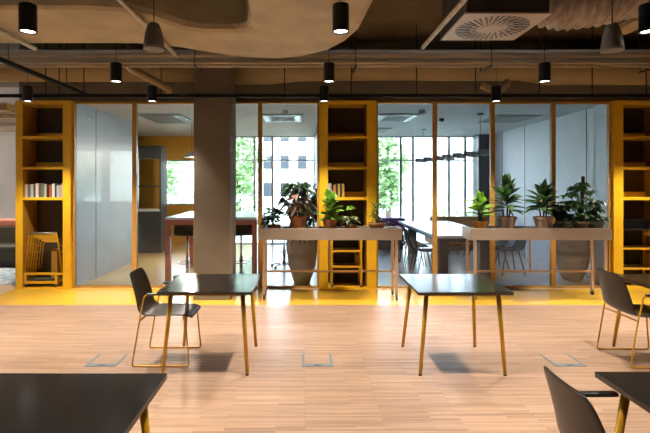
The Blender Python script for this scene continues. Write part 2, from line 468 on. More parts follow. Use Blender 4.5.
cart(5.35,7.385,.58,.30,.93,'yellow wheeled cart with a dark top carrying black trays',(.30,.62))
for i in range(5):
    z = .9555+i*.032
    t = MB().box(-.20,.20,0,.24,z,z+.006).box(-.20,-.195,0,.24,z+.006,z+.026).box(.195,.20,0,.24,z+.006,z+.026).box(-.195,.195,.235,.24,z+.006,z+.026)
    n = ('lowest black paper tray of the stack on the cart','second black paper tray up in the stack on the cart','middle black paper tray in the stack on the cart','fourth black paper tray up in the stack on the cart','topmost black paper tray of the stack on the cart')[i]
    tag(t.build('paper_tray', BLK, loc=(5.31+.006*(i%2),7.40,0)), n, 'tray', 'stacked trays in the right bookcase')
# wire trolley in the left bookcase
r = thing('wire_trolley', 'yellow wire trolley on casters, parked under the row of books', 'cart', (-4.16,7.38,0))
t = .035
MB().box(-.33,.20,0,t,.075,.115).box(-.33,.20,.27,.305,.075,.115).box(-.33,-.295,t,.27,.075,.115).box(.165,.20,t,.27,.075,.115).build('base_frame', YELD, r, bevel=.003)
MB().box(-.33,-.295,0,t,.115,.25).box(.165,.20,0,t,.115,.25).box(-.295,.165,0,t,.215,.25).box(.20,.30,0,t,.215,.25).build('front_frame', YELD, r, bevel=.003)
MB().box(-.295,.165,t,.27,.118,.128).build('base_tray', DARKB, r)
for k in range(7):
    f = k/6; y = .012+.24*f; s = 1-.25*f
    cx = -.03; s = 1-.42*f
    m = MB().tube(round_path([(cx-.29*s,y,.26+.02*f),(cx-.22*s,y,.875-.16*f),(cx+.22*s,y,.875-.16*f),(cx+.30*s,y,.26+.02*f)], .03, 3), .0085, 6)
    m.build('wire_hoop', YELD, r, smooth=True)
for sx, tx in ((-.32,-.25),(.27,.19)):
    m = MB()
    for z in (.36,.48,.60,.72):
        f = (z-.26)/.615; xx = sx+(tx-sx)*f
        m.tube([(xx,.012,z),(xx*.75,.252,z-.10*f)], .005, 6)
    m.build('side_wire', YELD, r, smooth=True)
MB().tube([(-.25,.012,.885),(.19,.012,.885)], .016, 10).build('grey_top_bar', STEEL, r, smooth=True)
MB().box(.03,.13,.14,.26,.13,.60).build('inner_box', NICHE_BROWN, r, bevel=.004)
for sx in (-.30,.17):
    for sy in (.02,.285): caster(r, sx, sy, .032)

# ------------------------------------------------------------------ tables
def make_table(loc, label):
    W, D, H = .82, .80, .74
    r = thing('square_table', label, 'table', loc, 0, 'black square tables on ochre legs')
    t = MB().box(0,W,0,D,H-.003,H).build('tabletop', TOPB, r)
    e = MB().box(.0005,W-.0005,.0005,D-.0005,H-.026,H-.003).build('tabletop_edge', EDGE, t)
    f = MB().box(.10,W-.10,.09,.115,H-.056,H-.026).box(.10,W-.10,D-.115,D-.09,H-.056,H-.026).box(.09,.115,.115,D-.115,H-.056,H-.026).box(W-.115,W-.09,.115,D-.115,H-.056,H-.026)
    f.build('under_frame', OCH, r)
    for sx in (0,1):
        for sy in (0,1):
            tx, ty = (.095, W-.095)[sx], (.095, D-.095)[sy]
            bx, by = (.03, W-.05)[sx], (.06, D-.02)[sy]
            tp, bt = Vector((tx,ty,H-.026)), Vector((bx,by,.012))
            l = MB().tube([tp, bt], [.021,.0155], 14).build('leg', OCH, r, smooth=True)
            MB().tube([bt, bt-Vector((0,0,.012))], [.0155,.014], 14).build('foot_glide', BLK, l, smooth=True)
    return r
TA = make_table((-1.275,3.98,0), 'black square table with an armchair drawn up to it, in front of the grey column')
dup(TA, (.975,3.97,0), 'black square table with no chair, its top shining with window light')
dup(TA, (3.15,3.98,0), 'black table behind the brown-backed chair near the yellow bookcase, mostly out of the frame')
dup(TA, (-1.497,1.47,0), 'dark tabletop filling the bottom corner below the left armchair')
dup(TA, (1.436,1.49,0), 'dark tabletop cut off by the bottom corner, beside the armless-looking chair shell')

# ------------------------------------------------------------------ chairs
def make_chair(loc, label):
    r = thing('armchair', label, 'chair', loc, 0, 'black shell armchairs on yellow sled frames')
    prof = [(.275,.425,.185,0),(.262,.447,.205,0),(.20,.458,.215,.006),(.10,.455,.222,.010),(0,.447,.226,.014),(-.10,.442,.228,.018),(-.17,.450,.226,.022),
            (-.215,.478,.224,.026),(-.243,.525,.222,.03),(-.262,.59,.219,.032),(-.279,.66,.214,.03),(-.296,.73,.206,.026),(-.310,.785,.196,.02),(-.320,.822,.180,.014),(-.325,.843,.150,.008)]
    rows = []
    for i, (px, pz, hw, c) in enumerate(prof):
        k = min(1, max(0, (i-5)/4))     # seat curls up at its sides, back curls forward
        row = []
        for j in range(9):
            s = (j-4)/4; q = abs(s)**2.5
            row.append((px + c*q*k*1.2, s*hw, pz + c*q*(1-k)))
        rows.append(row)
    MB().grid(rows).build('shell', SHELL, r, smooth=True, solid=.012, sub=1)
    for sy in (-1,1):
        y = .24*sy
        pth = round_path([(.19,.17*sy,.432),(.225,.225*sy,.40),(.262,y,.008),(-.262,y,.008),(-.19,y*1.0,.43),(-.145,y*1.03,.655),(.06,y*1.03,.662)], .03, 4)
        fr = MB().tube(pth, .0075, 8).build('sled_frame', OCH, r, smooth=True)
        ap = MB().box(-.125,.085,y*1.03-.019,y*1.03+.019,.655,.675).build('armrest_pad', BLK, r, bevel=.008)
    MB().tube([(-.185,-.24,.425),(-.185,.24,.425)], .0075, 8).build('cross_bar', OCH, r, smooth=True)
    MB().tube([(.19,-.17,.432),(.19,.17,.432)], .0075, 8).build('cross_bar', OCH, r, smooth=True)
    return r
CA = make_chair((-1.32,4.46,0), 'charcoal shell armchair facing the table in front of the grey column')
dup(CA, (3.205,4.42,0), 'brown-backed armchair beside the yellow bookcase holding dark trays')
dup(CA, (1.41,1.965,0), 'armchair seen from close behind, only its shell and one black armrest in the frame')

# ------------------------------------------------------------------ floor boxes
def floor_box(x0, label):
    r = thing('floor_box', label, 'floor socket', (x0,4.225,0), 0, 'steel framed floor sockets')
    MB().box(0,.288,0,.066,0,.004).box(0,.024,.066,.30,0,.004).box(.264,.288,.066,.30,0,.004).build('steel_frame', BOXST, r)
    MB().box(.024,.264,.066,.30,.0,.0025).build('wood_lid', WOODF, r)
    MB().box(.11,.18,.018,.034,.004,.0055).build('finger_slot', BLKM, r)
floor_box(-2.02,'steel framed floor socket beside the armchair at the black table')
floor_box(-.03,'steel framed floor socket alone in the open floor between the two tables')
floor_box(2.295,'steel framed floor socket in front of the brown-backed chair')

# ------------------------------------------------------------------ planters on wheels
def planter(x0, x1, label):
    r = thing('planter_trolley', label, 'planter', (x0,6.62,0), 0, 'taupe planters on wheels')
    L = x1-x0; D = .38; z0, z1 = .865, 1.035; t = .012
    MB().box(0,L,0,t,z0,z1).box(0,L,D-t,D,z0,z1).box(0,t,t,D-t,z0,z1).box(L-t,L,t,D-t,z0,z1).box(t,L-t,t,D-t,z0,z0+t).build('planter_box', TAUPE, r, bevel=.003)
    MB().box(t,L-t,t,D-t,z1-.045,z1-.012).build('top_board', DARKB, r)
    for sx in (.055, L-.085):
        for sy in (.02, D-.05):
            l = MB().box(sx-.003,sx+.033,sy-.003,sy+.033,.085,z0).build('leg', BRASS, r, bevel=.003)
            caster(l, sx+.015, sy+.015, .038)
    MB().box(.085,L-.085,D-.043,D-.023,.34,.37).build('long_rail', BRASS, r)
    for sx in (.06, L-.08):
        MB().box(sx,sx+.02,.05,D-.05,.34,.37).build('side_rail', BRASS, r)
    MB().box(L/2-.01,L/2+.01,D-.043,D-.023,.37,z0).build('middle_post', BRASS, r)
    return r
planter(-.66,1.39,'long taupe planter on wheels in front of the middle yellow bookcase')
planter(2.38,4.40,'long taupe planter on wheels in front of the room with the white meeting table')
PZ = 1.023

# ------------------------------------------------------------------ plants
def pot(r, rad, h, m, rim=True):
    p = [(rad*.70,0),(rad*.74,.005),(rad*.92,h*.72)]
    p += [(rad*.92,h*.74),(rad,h*.75),(rad,h),(rad*.88,h),(rad*.86,h*.86)] if rim else [(rad,h),(rad*.9,h),(rad*.88,h*.86)]
    MB().lathe(p, n=24, cap=True).build('pot', m, r, smooth=False, bevel=.002)
    MB().lathe([(rad*.86,h*.80),(rad*.5,h*.875),(.004,h*.88)], n=20).build('soil', SOIL, r)
def stems(r, pts, rad=.006, m=None):
    q = MB()
    for p in pts: q.tube(p, rad, 6)
    q.build('stem', m or STEM, r, smooth=True)
def rosette(m, n, z0, z1, L, W, elev0, elev1, droop, spread=.01, az0=0):
    for i in range(n):
        f = i/max(1,n-1); az = az0 + i*2.399 + random.uniform(-.3,.3)
        el = elev0+(elev1-elev0)*f+random.uniform(-.12,.12)
        d = (math.cos(az)*math.cos(el), math.sin(az)*math.cos(el), math.sin(el))
        m.leaf((d[0]*spread,d[1]*spread,z0+(z1-z0)*f), d, L*random.uniform(.8,1.12)*(1-.18*f), W*random.uniform(.85,1.1), droop, 5)
# planter one
random.seed(21)
p = thing('potted_plant', 'low dark green plant at the column end of the long planter', 'plant', (-.46,6.80,PZ))
pot(p,.115,.05,TERRA,False)
stems(p,[[(0,0,.03),(.05*math.cos(a),.05*math.sin(a),.16)] for a in (0,1.6,3.2,4.7)],.005)
m = MB()
for i in range(75):
    a = random.uniform(0,6.28); e = random.uniform(-.2,1.0)
    q = (.12*random.random()*math.cos(a),.12*random.random()*math.sin(a),random.uniform(.08,.27))
    m.leaf(q,(math.cos(a)*math.cos(e),math.sin(a)*math.cos(e),math.sin(e)),random.uniform(.10,.17),.075,.5,4)
m.build('foliage', LDG, p)
p = thing('potted_croton', 'large bushy plant with brown-pink and green leaves in a terracotta pot', 'plant', (-.10,6.80,PZ))
pot(p,.135,.18,TERRA)
stems(p,[[(0,0,.14),(.03,.02,.3),(.06,.04,.5)],[(0,0,.14),(-.05,.03,.3),(-.08,.0,.52)],[(0,0,.14),(.02,-.04,.3),(.0,-.06,.45)]],.008)
g, rd = MB(), MB()
for i in range(170):
    a = random.uniform(0,6.28); e = random.uniform(-.5,.9); z = random.uniform(.24,.62); k = .21*math.sin(PI*(z-.15)/.62)
    q = (k*random.random()*math.cos(a),k*random.random()*math.sin(a),z)
    (rd if random.random() < .62 and z < .55 else g).leaf(q,(math.cos(a)*math.cos(e),math.sin(a)*math.cos(e),math.sin(e)),random.uniform(.12,.20),.07,.55,4)
for i in range(26):
    a = random.uniform(0,6.28); e = random.uniform(.0,.9)
    g.leaf((.06*math.cos(a),.06*math.sin(a),.62),(math.cos(a)*math.cos(e),math.sin(a)*math.cos(e),math.sin(e)),random.uniform(.2,.3),.05,.55,5)
g.build('green_foliage', LDG, p); rd.build('brown_pink_foliage', LRED, p)
p = thing('potted_zz_plant', 'bright green plant with broad upright leaves in a terracotta pot on the long planter', 'plant', (.37,6.80,PZ))
pot(p,.115,.13,TERRA)
stems(p,[[(.03*math.cos(a),.03*math.sin(a),.10),(.06*math.cos(a),.06*math.sin(a),.33)] for a in (.4,1.7,3.0,4.2,5.4)],.006,LMG)
m = MB(); rosette(m,21,.12,.44,.26,.14,.2,1.15,.28); m.build('foliage', LBG, p)
m = MB(); rosette(m,14,.12,.30,.24,.07,.1,.8,.35,az0=1); m.build('lower_foliage', LMG, p)
p = thing('potted_plant', 'small white-and-green leaved plant with one tall leaf, before the dark bookcase niche', 'plant', (.68,6.80,PZ))
pot(p,.10,.045,TERRA,False)
stems(p,[[(0,0,.03),(.01,0,.2),(0,0,.30)]]+[[(0,0,.03),(.07*math.cos(a),.07*math.sin(a),.12)] for a in (0,1.5,3.,4.6)],.004,LMG)
m = MB()
for i in range(34):
    a = random.uniform(0,6.28); e = random.uniform(-.1,.9)
    q = (.10*random.random()*math.cos(a),.08*random.random()*math.sin(a),random.uniform(.07,.17))
    m.leaf(q,(math.cos(a)*math.cos(e),math.sin(a)*math.cos(e),math.sin(e)),random.uniform(.08,.14),.05,.5,4)
m.build('variegated_foliage', LVAR, p)
m = MB(); m.leaf((0,0,.29),(.35,-.75,.3),.11,.10,.2,5,tip=.6); m.leaf((0,0,.29),(-.5,-.6,.1),.13,.11,.3,5,tip=.6); m.build('tall_leaf', LBG, p)
p = thing('potted_plant', 'spiky thin-leaved plant in a low terracotta pot at the open end of the long planter', 'plant', (1.06,6.80,PZ))
pot(p,.13,.075,TERRA)
stems(p,[[(0,0,.05),(.03,0,.22),(.06,.02,.36)],[(0,0,.05),(-.04,.02,.2),(-.08,0,.32)]],.005)
m = MB()
for i in range(80):
    a = random.uniform(0,6.28); e = random.uniform(-.1,1.1); z = random.uniform(.07,.34)
    m.leaf((random.uniform(-.07,.07),random.uniform(-.05,.05),z),(math.cos(a)*math.cos(e),math.sin(a)*math.cos(e),math.sin(e)),random.uniform(.07,.15),.026,.3,3)
m.build('foliage', LMG, p)
# planter two
random.seed(33)
p = thing('potted_banana_plant', 'light green plant with few upright leaves in an orange pot', 'plant', (2.58,6.80,PZ))
pot(p,.115,.105,OPOT,False)
stems(p,[[(.02*math.cos(a),.02*math.sin(a),.08),(.035*math.cos(a),.035*math.sin(a),.3)] for a in (0,1.3,2.6,3.9,5.2)],.010,LMG)
m = MB(); rosette(m,15,.18,.42,.30,.12,.15,1.35,.3); m.leaf((0,0,.36),(-.95,-.1,.42),.36,.07,.35,5); m.build('foliage', LBG, p)
for x, rad, h, lab, sd, zt in ((2.97,.135,.17,'tall dark broad-leaved plant in a taupe pot next to the orange pot',5,.52),(3.51,.14,.17,'dark broad-leaved plant in a taupe pot next to the bushy climber',9,.44)):
    random.seed(sd)
    p = thing('potted_rubber_plant', lab, 'plant', (x,6.80,PZ))
    pot(p,rad,h,POTT)
    stems(p,[[(0,0,.13),(.01,0,.3),(0,0,zt)],[(.03,0,.13),(.06,.02,.28)],[(-.03,.01,.13),(-.06,0,.28)]],.011)
    m = MB(); rosette(m,30,.24,zt+.08,.34,.10,.05,1.3,.22); m.build('foliage', LDG, p)
    m = MB(); rosette(m,9,.30,zt,.32,.11,.1,1.1,.35,az0=2); m.build('pale_foliage', LMG, p)
    m = MB(); rosette(m,5,.26,.4,.26,.045,-.1,.4,.4,az0=.5); m.build('dry_leaf', LDRY, p)
random.seed(44)
def bush(x, y, lab, pole, n, hmax, rr):
    p = thing('potted_schefflera', lab, 'plant', (x,y,PZ))
    pot(p,.12,.10,POTT)
    if pole:
        MB().tube([(0.02,0,.08),(.02,-.03,.76)], .024, 10).build('moss_pole', STEM, p, smooth=True)
    pts = []; m = MB()
    for i in range(n):
        a = random.uniform(0,6.28); z = random.uniform(.06,hmax); k = rr*random.uniform(.3,1)*math.sin(PI*min(.95,(z+.12)/(hmax+.2)))
        c = Vector((k*math.cos(a), .62*k*math.sin(a), z)); pts.append([(0,0,.08),(k*.4*math.cos(a),k*.3*math.sin(a),z*.8+.02),tuple(c)])
        for j in range(7):
            b = j*.9+random.random(); d = Vector((math.cos(b),math.sin(b),random.uniform(-.2,.35)))
            m.leaf(c, d, random.uniform(.09,.14), .058, .5, 3)
    stems(p, pts, .0035, LMG)
    m.build('foliage', LMG if pole else LDG, p)
bush(4.06,6.81,'bushy climbing plant on a moss pole at the end of the second planter',True,46,.66,.27)
bush(3.82,6.83,'low bushy dark plant between the taupe pot and the moss pole plant',False,24,.34,.19)
bush(4.27,6.80,'low bushy dark plant at the very end of the second planter',False,16,.40,.15)

# big floor pots behind the glass
def floor_plant(x, y, lab, leafy, sd, kind):
    random.seed(sd)
    p = thing('floor_planter_pot', lab, 'plant', (x,y,0))
    MB().lathe([(.13,0),(.14,.01),(.18,.12),(.222,.28),(.246,.42),(.25,.50),(.262,.50),(.265,.53),(.268,.78),(.255,.80),(.24,.80),(.235,.72)], n=28).build('pot', POTB, p, smooth=True)
    MB().lathe([(.237,.73),(.1,.76),(.004,.76)], n=20).build('soil', SOIL, p)
    m = MB(); pts = []
    if kind == 'palm':
        for i in range(28):
            a = i*2.399; tilt = random.uniform(.25,.75)
            top = Vector((.10+.40*tilt*math.cos(a), .26*tilt*math.sin(a), random.uniform(1.15,1.68)))
            pth = smooth_path([(0,0,.74),(top.x*.45,top.y*.45,.74+(top.z-.74)*.6),tuple(top)],4); pts.append(pth)
            for q in pth[4:]:
                for sgn in (-1,1):
                    m.leaf(q,(math.cos(a+sgn*1.1),math.sin(a+sgn*1.1),.15),.22,.05,.7,4)
        m.build('foliage', LGG, p)
        d = MB()
        for i in range(30):
            a = random.uniform(0,6.28); d.leaf((.18*math.cos(a),.18*math.sin(a),.80),(math.cos(a),math.sin(a),.3),random.uniform(.1,.2),.05,1.3,4)
        d.build('drooping_leaf', LDRY, p)
    else:
        for i in range(30):
            a = random.uniform(0,6.28); k = random.uniform(.1,.30); z = random.uniform(.82,1.15)
            c = (k*math.cos(a),k*math.sin(a)*.7,z); pts.append([(0,0,.74),(c[0]*.5,c[1]*.5,z-.05),c])
            for j in range(6):
                b = j*1.05; m.leaf(c,(math.cos(b),math.sin(b),-.1),.13,.05,.6,3)
        m.build('foliage', LMG, p)
    stems(p, pts, .004, LMG)
    return p
floor_plant(-.05,7.84,'big taupe floor pot with a feathery plant behind the glass, under the croton',1,61,'palm')
FP = floor_plant(4.66,8.06,'big taupe floor pot behind the glass at the end of the second planter',1,62,'bush')

FP.scale = (1.12,1.12,.98)

# ------------------------------------------------------------------ room with the white meeting table
r = thing('meeting_table', 'long white meeting table behind the glass, ringed by grey chairs', 'table', (2.32,8.2,0))
MB().box(0,1.25,0,3.3,.70,.75).build('tabletop', WHITE, r, bevel=.004)
MB().box(.10,1.15,.12,3.18,.62,.70).build('under_frame', GREYD, r)
for y in (.35,2.75):
    MB().box(.15,.33,y,y+.16,0,.62).build('leg', GREYD, r)
    MB().box(.92,1.10,y,y+.16,0,.62).build('leg', GREYD, r)
def side_chair(loc, rz, label):
    r = thing('side_chair', label, 'chair', loc, rz, 'grey chairs around the white meeting table')
    prof = [(.22,.44,.20),(.12,.455,.215),(0,.445,.22),(-.12,.445,.22),(-.18,.47,.215),(-.215,.54,.21),(-.235,.64,.205),(-.25,.74,.19),(-.255,.80,.16)]
    rows = [[(a, s*w/3, b+(.012*abs(s/3)**2)) for s in range(-3,4)] for a, b, w in prof]
    MB().grid(rows).build('shell', GREYC, r, smooth=True, solid=.014, sub=1)
    for sx in (-1,1):
        for sy in (-1,1):
            MB().tube([(.12*sx,.14*sy,.44),(.21*sx,.21*sy,0)], [.012,.009], 8).build('leg', GREYD, r, smooth=True)
    return r
SC = side_chair((2.22,8.45,0), 0, 'grey chair on the near side of the white meeting table, closest to the glass')
for y, n in ((9.05,'second'),(9.65,'third'),(10.25,'fourth'),(10.85,'fifth')):
    dup(SC, (2.22,y,0), 'grey chair on the near side of the white meeting table, %s from the glass' % n)
for y, n in ((8.62,'closest to'),(9.3,'second from'),(9.98,'third from'),(10.66,'fourth from')):
    dup(SC, (3.80,y,0), 'grey chair on the far side of the white meeting table, %s the glass' % n, rz=PI)
r = thing('chandelier', 'row of grey drum shades on a bar above the white meeting table', 'lamp', (3.05,9.9,2.25))
MB().tube([(.28,-1.55,.0),(-.22,1.6,0)], .012, 8).build('bar', BLKM, r)
for y in (-1.25,1.3):
    xx = .28-.5*(y+1.55)/3.15
    MB().tube([(xx,y,.0),(xx,y,.73)], .004, 6).build('cable', BLKM, r)
    MB().lathe([(.06,.715),(.06,.739)], (xx,y,0)).build('ceiling_rose', BLKM, r)
for i in range(14):
    y = -1.5+i*.235; xx = .28-.5*(y+1.55)/3.15+(.10 if i%2 else -.10)
    MB().lathe([(.095,-.05),(.095,.045),(.02,.05)], (xx,y,0), 18).build('drum_shade', SHADEG, r)
r = thing('bench', 'low purple upholstered bench by the outer windows', 'bench', (2.1,11.95,0))
MB().box(-.45,.45,-.22,.22,.46,.80).build('cushion', PURP, r, bevel=.02); MB().box(-.40,.40,-.18,.18,0,.46).build('base', GREYD, r)
r = thing('sofa', 'tan orange sofa by the outer windows beyond the meeting table', 'sofa', (4.05,11.9,0))
MB().box(-.75,.75,-.35,.30,.15,.45).build('seat', SOFO, r, bevel=.03); MB().box(-.75,.75,.15,.35,.45,.82).build('backrest', SOFO, r, bevel=.03)
MB().box(-.88,-.75,-.35,.35,.15,.62).build('armrest', SOFO, r, bevel=.02); MB().box(.70,.83,-.35,.35,.15,.62).build('armrest', SOFO, r, bevel=.02)
MB().box(-.7,.65,-.28,.28,0,.15).build('base', GREYD, r)
def ac(x, y, w, d, label):
    r = thing('ceiling_cassette', label, 'air conditioner', (x,y,2.99), 0, 'ceiling air units in the glass rooms')
    MB().box(-w/2,w/2,-d/2,d/2,-.022,0).build('panel', AIRW, r, bevel=.004)
    for s in (-1,1):
        MB().box(s*w*.36-.055,s*w*.36+.055,-d*.44,d*.44,-.026,-.0221).build('slot', BLKM, r)
        MB().box(-w*.28,w*.28,s*d*.41-.035,s*d*.41+.035,-.026,-.0221).build('slot', BLKM, r)
    MB().box(-w*.26,w*.26,-d*.32,d*.32,-.027,-.0221).build('grille', AIRG, r)
AIRW = mat('air_unit_panel', (.40,.40,.40), .8); AIRG = mat('air_unit_grille', (.22,.22,.22), .8)
ac(1.78,9.15,.85,1.0,'ceiling air unit nearest the middle bookcase, above the chairs of the white table')
ac(1.62,11.3,.85,.9,'ceiling air unit by the outer windows, beyond the white table chairs')
ac(4.1,9.3,.85,1.0,'ceiling air unit near the grey side wall of the white table room')
ac(-.45,9.2,.85,1.0,'pale ceiling air unit above the croton')
ac(-2.75,9.3,.85,1.3,'ceiling air unit above the red high table')
for x, y, lab in ((2.1,8.3,'small ceiling sensor near the glass above the white meeting table'),(-.35,8.3,'small ceiling sensor near the glass above the croton'),(2.75,9.3,'small round ceiling speaker above the white meeting table')):
    tag(MB().lathe([(.02,-.07),(.05,-.05),(.05,0)],(0,0,0),16).build('ceiling_sensor', BLKM if x > 2.5 else AIRW, loc=(x,y,2.99)), lab, 'sensor')

# ------------------------------------------------------------------ room with the red high table
r = thing('high_table', 'red framed high table with a pale top behind the column', 'table', (-2.32,7.66,0))
MB().box(0,1.52,0,1.7,1.075,1.115).build('tabletop', WHITE, r, bevel=.003)
MB().box(0,1.52,0,.06,.99,1.075).box(0,1.52,1.64,1.7,.99,1.075).box(0,.06,.06,1.64,.99,1.075).box(1.46,1.52,.06,1.64,.99,1.075).build('frame_rail', REDT, r)
for x in (0,1.44):
    for y in (0,1.62):
        MB().box(x,x+.08,y,y+.08,0,.99).build('leg', REDT, r)
def stool(loc, rz, label):
    r = thing('bar_stool', label, 'stool', loc, rz, 'black bar stools with chrome bases')
    rows = [[(a, s*w/2, b) for s in (-2,-1,0,1,2)] for a, b, w in ((.19,.76,.16),(.1,.775,.19),(-.05,.77,.2),(-.15,.79,.2),(-.19,.87,.19),(-.21,.98,.17),(-.215,1.03,.14))]
    MB().grid(rows).build('shell', BLK, r, smooth=True, solid=.02, sub=1)
    MB().tube([(0,0,.02),(0,0,.40)], .03, 12).tube([(0,0,.40),(0,0,.77)], .018, 12).build('column', CHROME, r, smooth=True)
    n = 20
    MB().tube([(.16*math.cos(2*PI*i/n),.16*math.sin(2*PI*i/n),.30) for i in range(n+1)], .009, 6).tube([(-.16,0,.30),(.16,0,.30)], .008, 6).build('foot_ring', CHROME, r, smooth=True)
    for i in range(5):
        a = i*2*PI/5
        MB().tube([(0,0,.09),(.26*math.cos(a),.26*math.sin(a),.045)], [.022,.014], 8).build('base_arm', CHROME, r, smooth=True)
        MB().lathe([(.02,0),(.024,.02),(.02,.045)], (.26*math.cos(a),.26*math.sin(a),0), 10).build('caster', BLK, r)
    return r
ST = stool((-2.05,8.05,0), PI/2, 'black bar stool under the red table, on the side away from the croton')
dup(ST, (-1.12,8.1,0), 'black bar stool under the red table, at the leg near the croton', rz=PI/2+.4)
dup(ST, (-2.0,9.75,0), 'black bar stool behind the red table, facing the glass', rz=-PI/2)
dup(ST, (-.42,9.3,0), 'black bar stool standing free between the red table and the croton', rz=2.8)
# dark tall cupboard and shelf at the back
r = thing('kitchen_unit', 'dark tall open kitchen unit behind the glass, beside the orange wall', 'cabinet', (-3.95,11.2,0))
MB().box(-.30,-.26,0,.5,0,2.6).box(.42,.46,0,.5,0,2.6).build('side_panel', GREYD, r)
MB().box(-.26,.42,0,.5,2.3,2.6).build('top_box', GREYD, r); MB().box(-.26,.42,0,.5,0,1.0).build('base_cabinet', GREYD, r, bevel=.004)
MB().box(-.28,.44,-.02,.5,1.0,1.04).build('worktop', WHITE, r); MB().box(-.26,.42,.1,.5,1.6,1.63).build('shelf', GREYD, r)
r = thing('pendant_lamp', 'white dome lamp hanging inside before the orange wall', 'lamp', (-2.45,10.0,2.25))
MB().lathe([(.16,0),(.15,.05),(.06,.11),(.02,.13)],n=20).build('shade', WHITE, r, smooth=True); MB().lathe([(.03,.02),(.04,.05),(.03,.08),(.01,.09)],n=12).build('bulb', LENS, r, smooth=True)
pd = bpy.data.lights.new('pendant_bulb','POINT'); pd.energy = 110; pd.color = (1,.86,.68); pd.shadow_soft_size = .05
po = bpy.data.objects.new('lamp', pd); COL.objects.link(po); po.parent = r; po.location = (0,0,-.01)
MB().tube([(0,0,.13),(0,0,.74)],.004,6).build('cord', BLKM, r)

# ------------------------------------------------------------------ lounge at the open end
r = thing('sofa', 'dark olive sofa in the lounge beyond the open end of the bookcases', 'sofa', (-6.6,9.6,0))
MB().box(-1.3,1.3,-.4,.3,.12,.42).build('seat', SOFB, r, bevel=.03); MB().box(-1.3,1.3,.25,.5,.12,.78).build('backrest', SOFB, r, bevel=.04)
MB().box(1.30,1.48,-.4,.5,.12,.62).build('armrest', SOFB, r, bevel=.03); MB().box(-1.48,-1.30,-.4,.5,.12,.62).build('armrest', SOFB, r, bevel=.03)
MB().box(-1.2,1.2,-.3,.4,0,.12).build('base', BLK, r)
tag(MB().box(-1.2,1.2,0,.12,.40,.56).build('throw_cushion', REDT, loc=(-6.6,9.62,.38), bevel=.04), 'long red cushion lying along the olive sofa', 'cushion')
tag(MB().box(-1.55,1.55,-.7,.75,0,.012).build('rug', RUG, loc=(-6.4,8.35,0)), 'pale blue patterned rug in front of the olive sofa', 'rug')
for i in range(11):
    y = 7.0+i*.36
    tag(MB().box(-9,-4.75,0,.10,0,.13).build('ceiling_slat', SLAT, loc=(0,y,2.82+.02*(i%3))), 'pale wooden ceiling slat over the olive sofa lounge', 'ceiling slat', 'wooden slats above the lounge')

# ------------------------------------------------------------------ ceiling services
far = [(-8.9,4.82),(-3,4.82),(-1.75,4.82),(-1.35,4.95),(-.95,5.22),(-.6,5.36),(-.3,5.40),(.0,5.28),(.25,5.08),(.42,4.75),(.52,4.38),(.56,3.7),(.58,2.6),(.58,-3)]
near = [(-.46,-3),(-.46,3.4),(-.48,4.0),(-.53,4.28),(-.62,4.37),(-.95,4.36),(-1.1,4.28),(-1.3,4.02),(-1.5,3.84),(-1.8,3.78),(-3,3.78),(-8.9,3.78)]
tag(MB().prism(list(reversed(far+near)),3.12,3.68).build('insulated_duct', DUCT, bevel=.07), 'huge tan insulated duct curving overhead from the side towards the viewer', 'duct')
for x0, x1, lab, prof in ((-8.9,-1.60,'round tan duct above the glass, on the bookcase side of the column',[(.22,-8.9),(.22,-1.601)]),
                     (-1.08,5.6,'round tan duct above the glass, from the column past both planters',[(.26,-1.079),(.26,-.55),(.215,-.1),(.205,.3),(.205,3.15),(.20,3.2),(.20,3.33),(.27,3.75),(.27,6.9)])):
    tag(MB().lathe_x(prof,7.13,3.47).build('round_duct', DUCT2, smooth=True), lab, 'duct')
pl = [(5.62,3.235,.05,'thickest tan pipe of the bundle above the tables'),(5.55,3.165,.022,'thin tan pipe directly under the thickest one in the bundle'),(5.52,3.122,.020,'lowest thin tan pipe of the bundle nearest the viewer'),(5.60,3.10,.018,'lowest thin tan pipe of the bundle nearest the glass'),(5.72,3.30,.03,'topmost tan pipe of the bundle above the tables'),(5.50,3.205,.016,'thin tan pipe beside the thickest one in the bundle')]
for y, z, rr, lab in pl:
    tag(MB().tube([(-8.9,y,z),(6.9,y,z)], rr, 14).build('ceiling_pipe', PIPE, smooth=True), lab, 'pipe', 'tan pipes bundled under the ceiling')
for x in (-3.5,-1.3,.6,2.2,4.2):
    w = {-3.5:'over the first floor socket',-1.3:'in front of the column',.6:'in front of the middle bookcase',2.2:'over the gap between planters',4.2:'by the flexible duct'}[x]
    rr = thing('pipe_hanger', 'dark strap hanger holding the pipe bundle, %s' % w, 'hanger', (x,5.6,3.06), 0, 'hangers of the pipe bundle')
    MB().box(-.012,.012,-.16,.20,0,.012).build('strap', BLKM, rr); MB().tube([(0,.19,0),(0,.19,CZ-3.06)],.005,6).build('rod', BLKM, rr); MB().tube([(0,-.15,0),(0,-.15,CZ-3.06)],.005,6).build('rod', BLKM, rr)
tag(MB().tube([(-1.43,1.0,3.09),(-1.42,5.1,3.09)], .022, 12).build('conduit_pipe', PIPE, smooth=True), 'straight tan pipe running away under the huge duct, beside the conical lamp', 'pipe')
tag(MB().tube([(-2.83,1.0,3.09),(-2.83,4.85,3.09)], .022, 12).build('conduit_pipe', PIPE, smooth=True), 'straight tan pipe running away near the first black ceiling track', 'pipe')
tag(MB().tube([(1.27,1.0,3.12),(1.25,4.9,3.12)], .022, 12).build('conduit_pipe', PIPE, smooth=True), 'straight tan pipe running away beside the square air diffuser', 'pipe')
tag(MB().tube(round_path([(-2.48,6.55,3.62),(-2.48,6.45,3.32),(-2.36,6.35,3.24),(-1.93,6.52,3.02),(-1.93,6.56,2.98)],.08,5), .052, 14).build('elbow_pipe', DUCT2, smooth=True), 'bent tan drain pipe slanting down beside the column top', 'pipe')
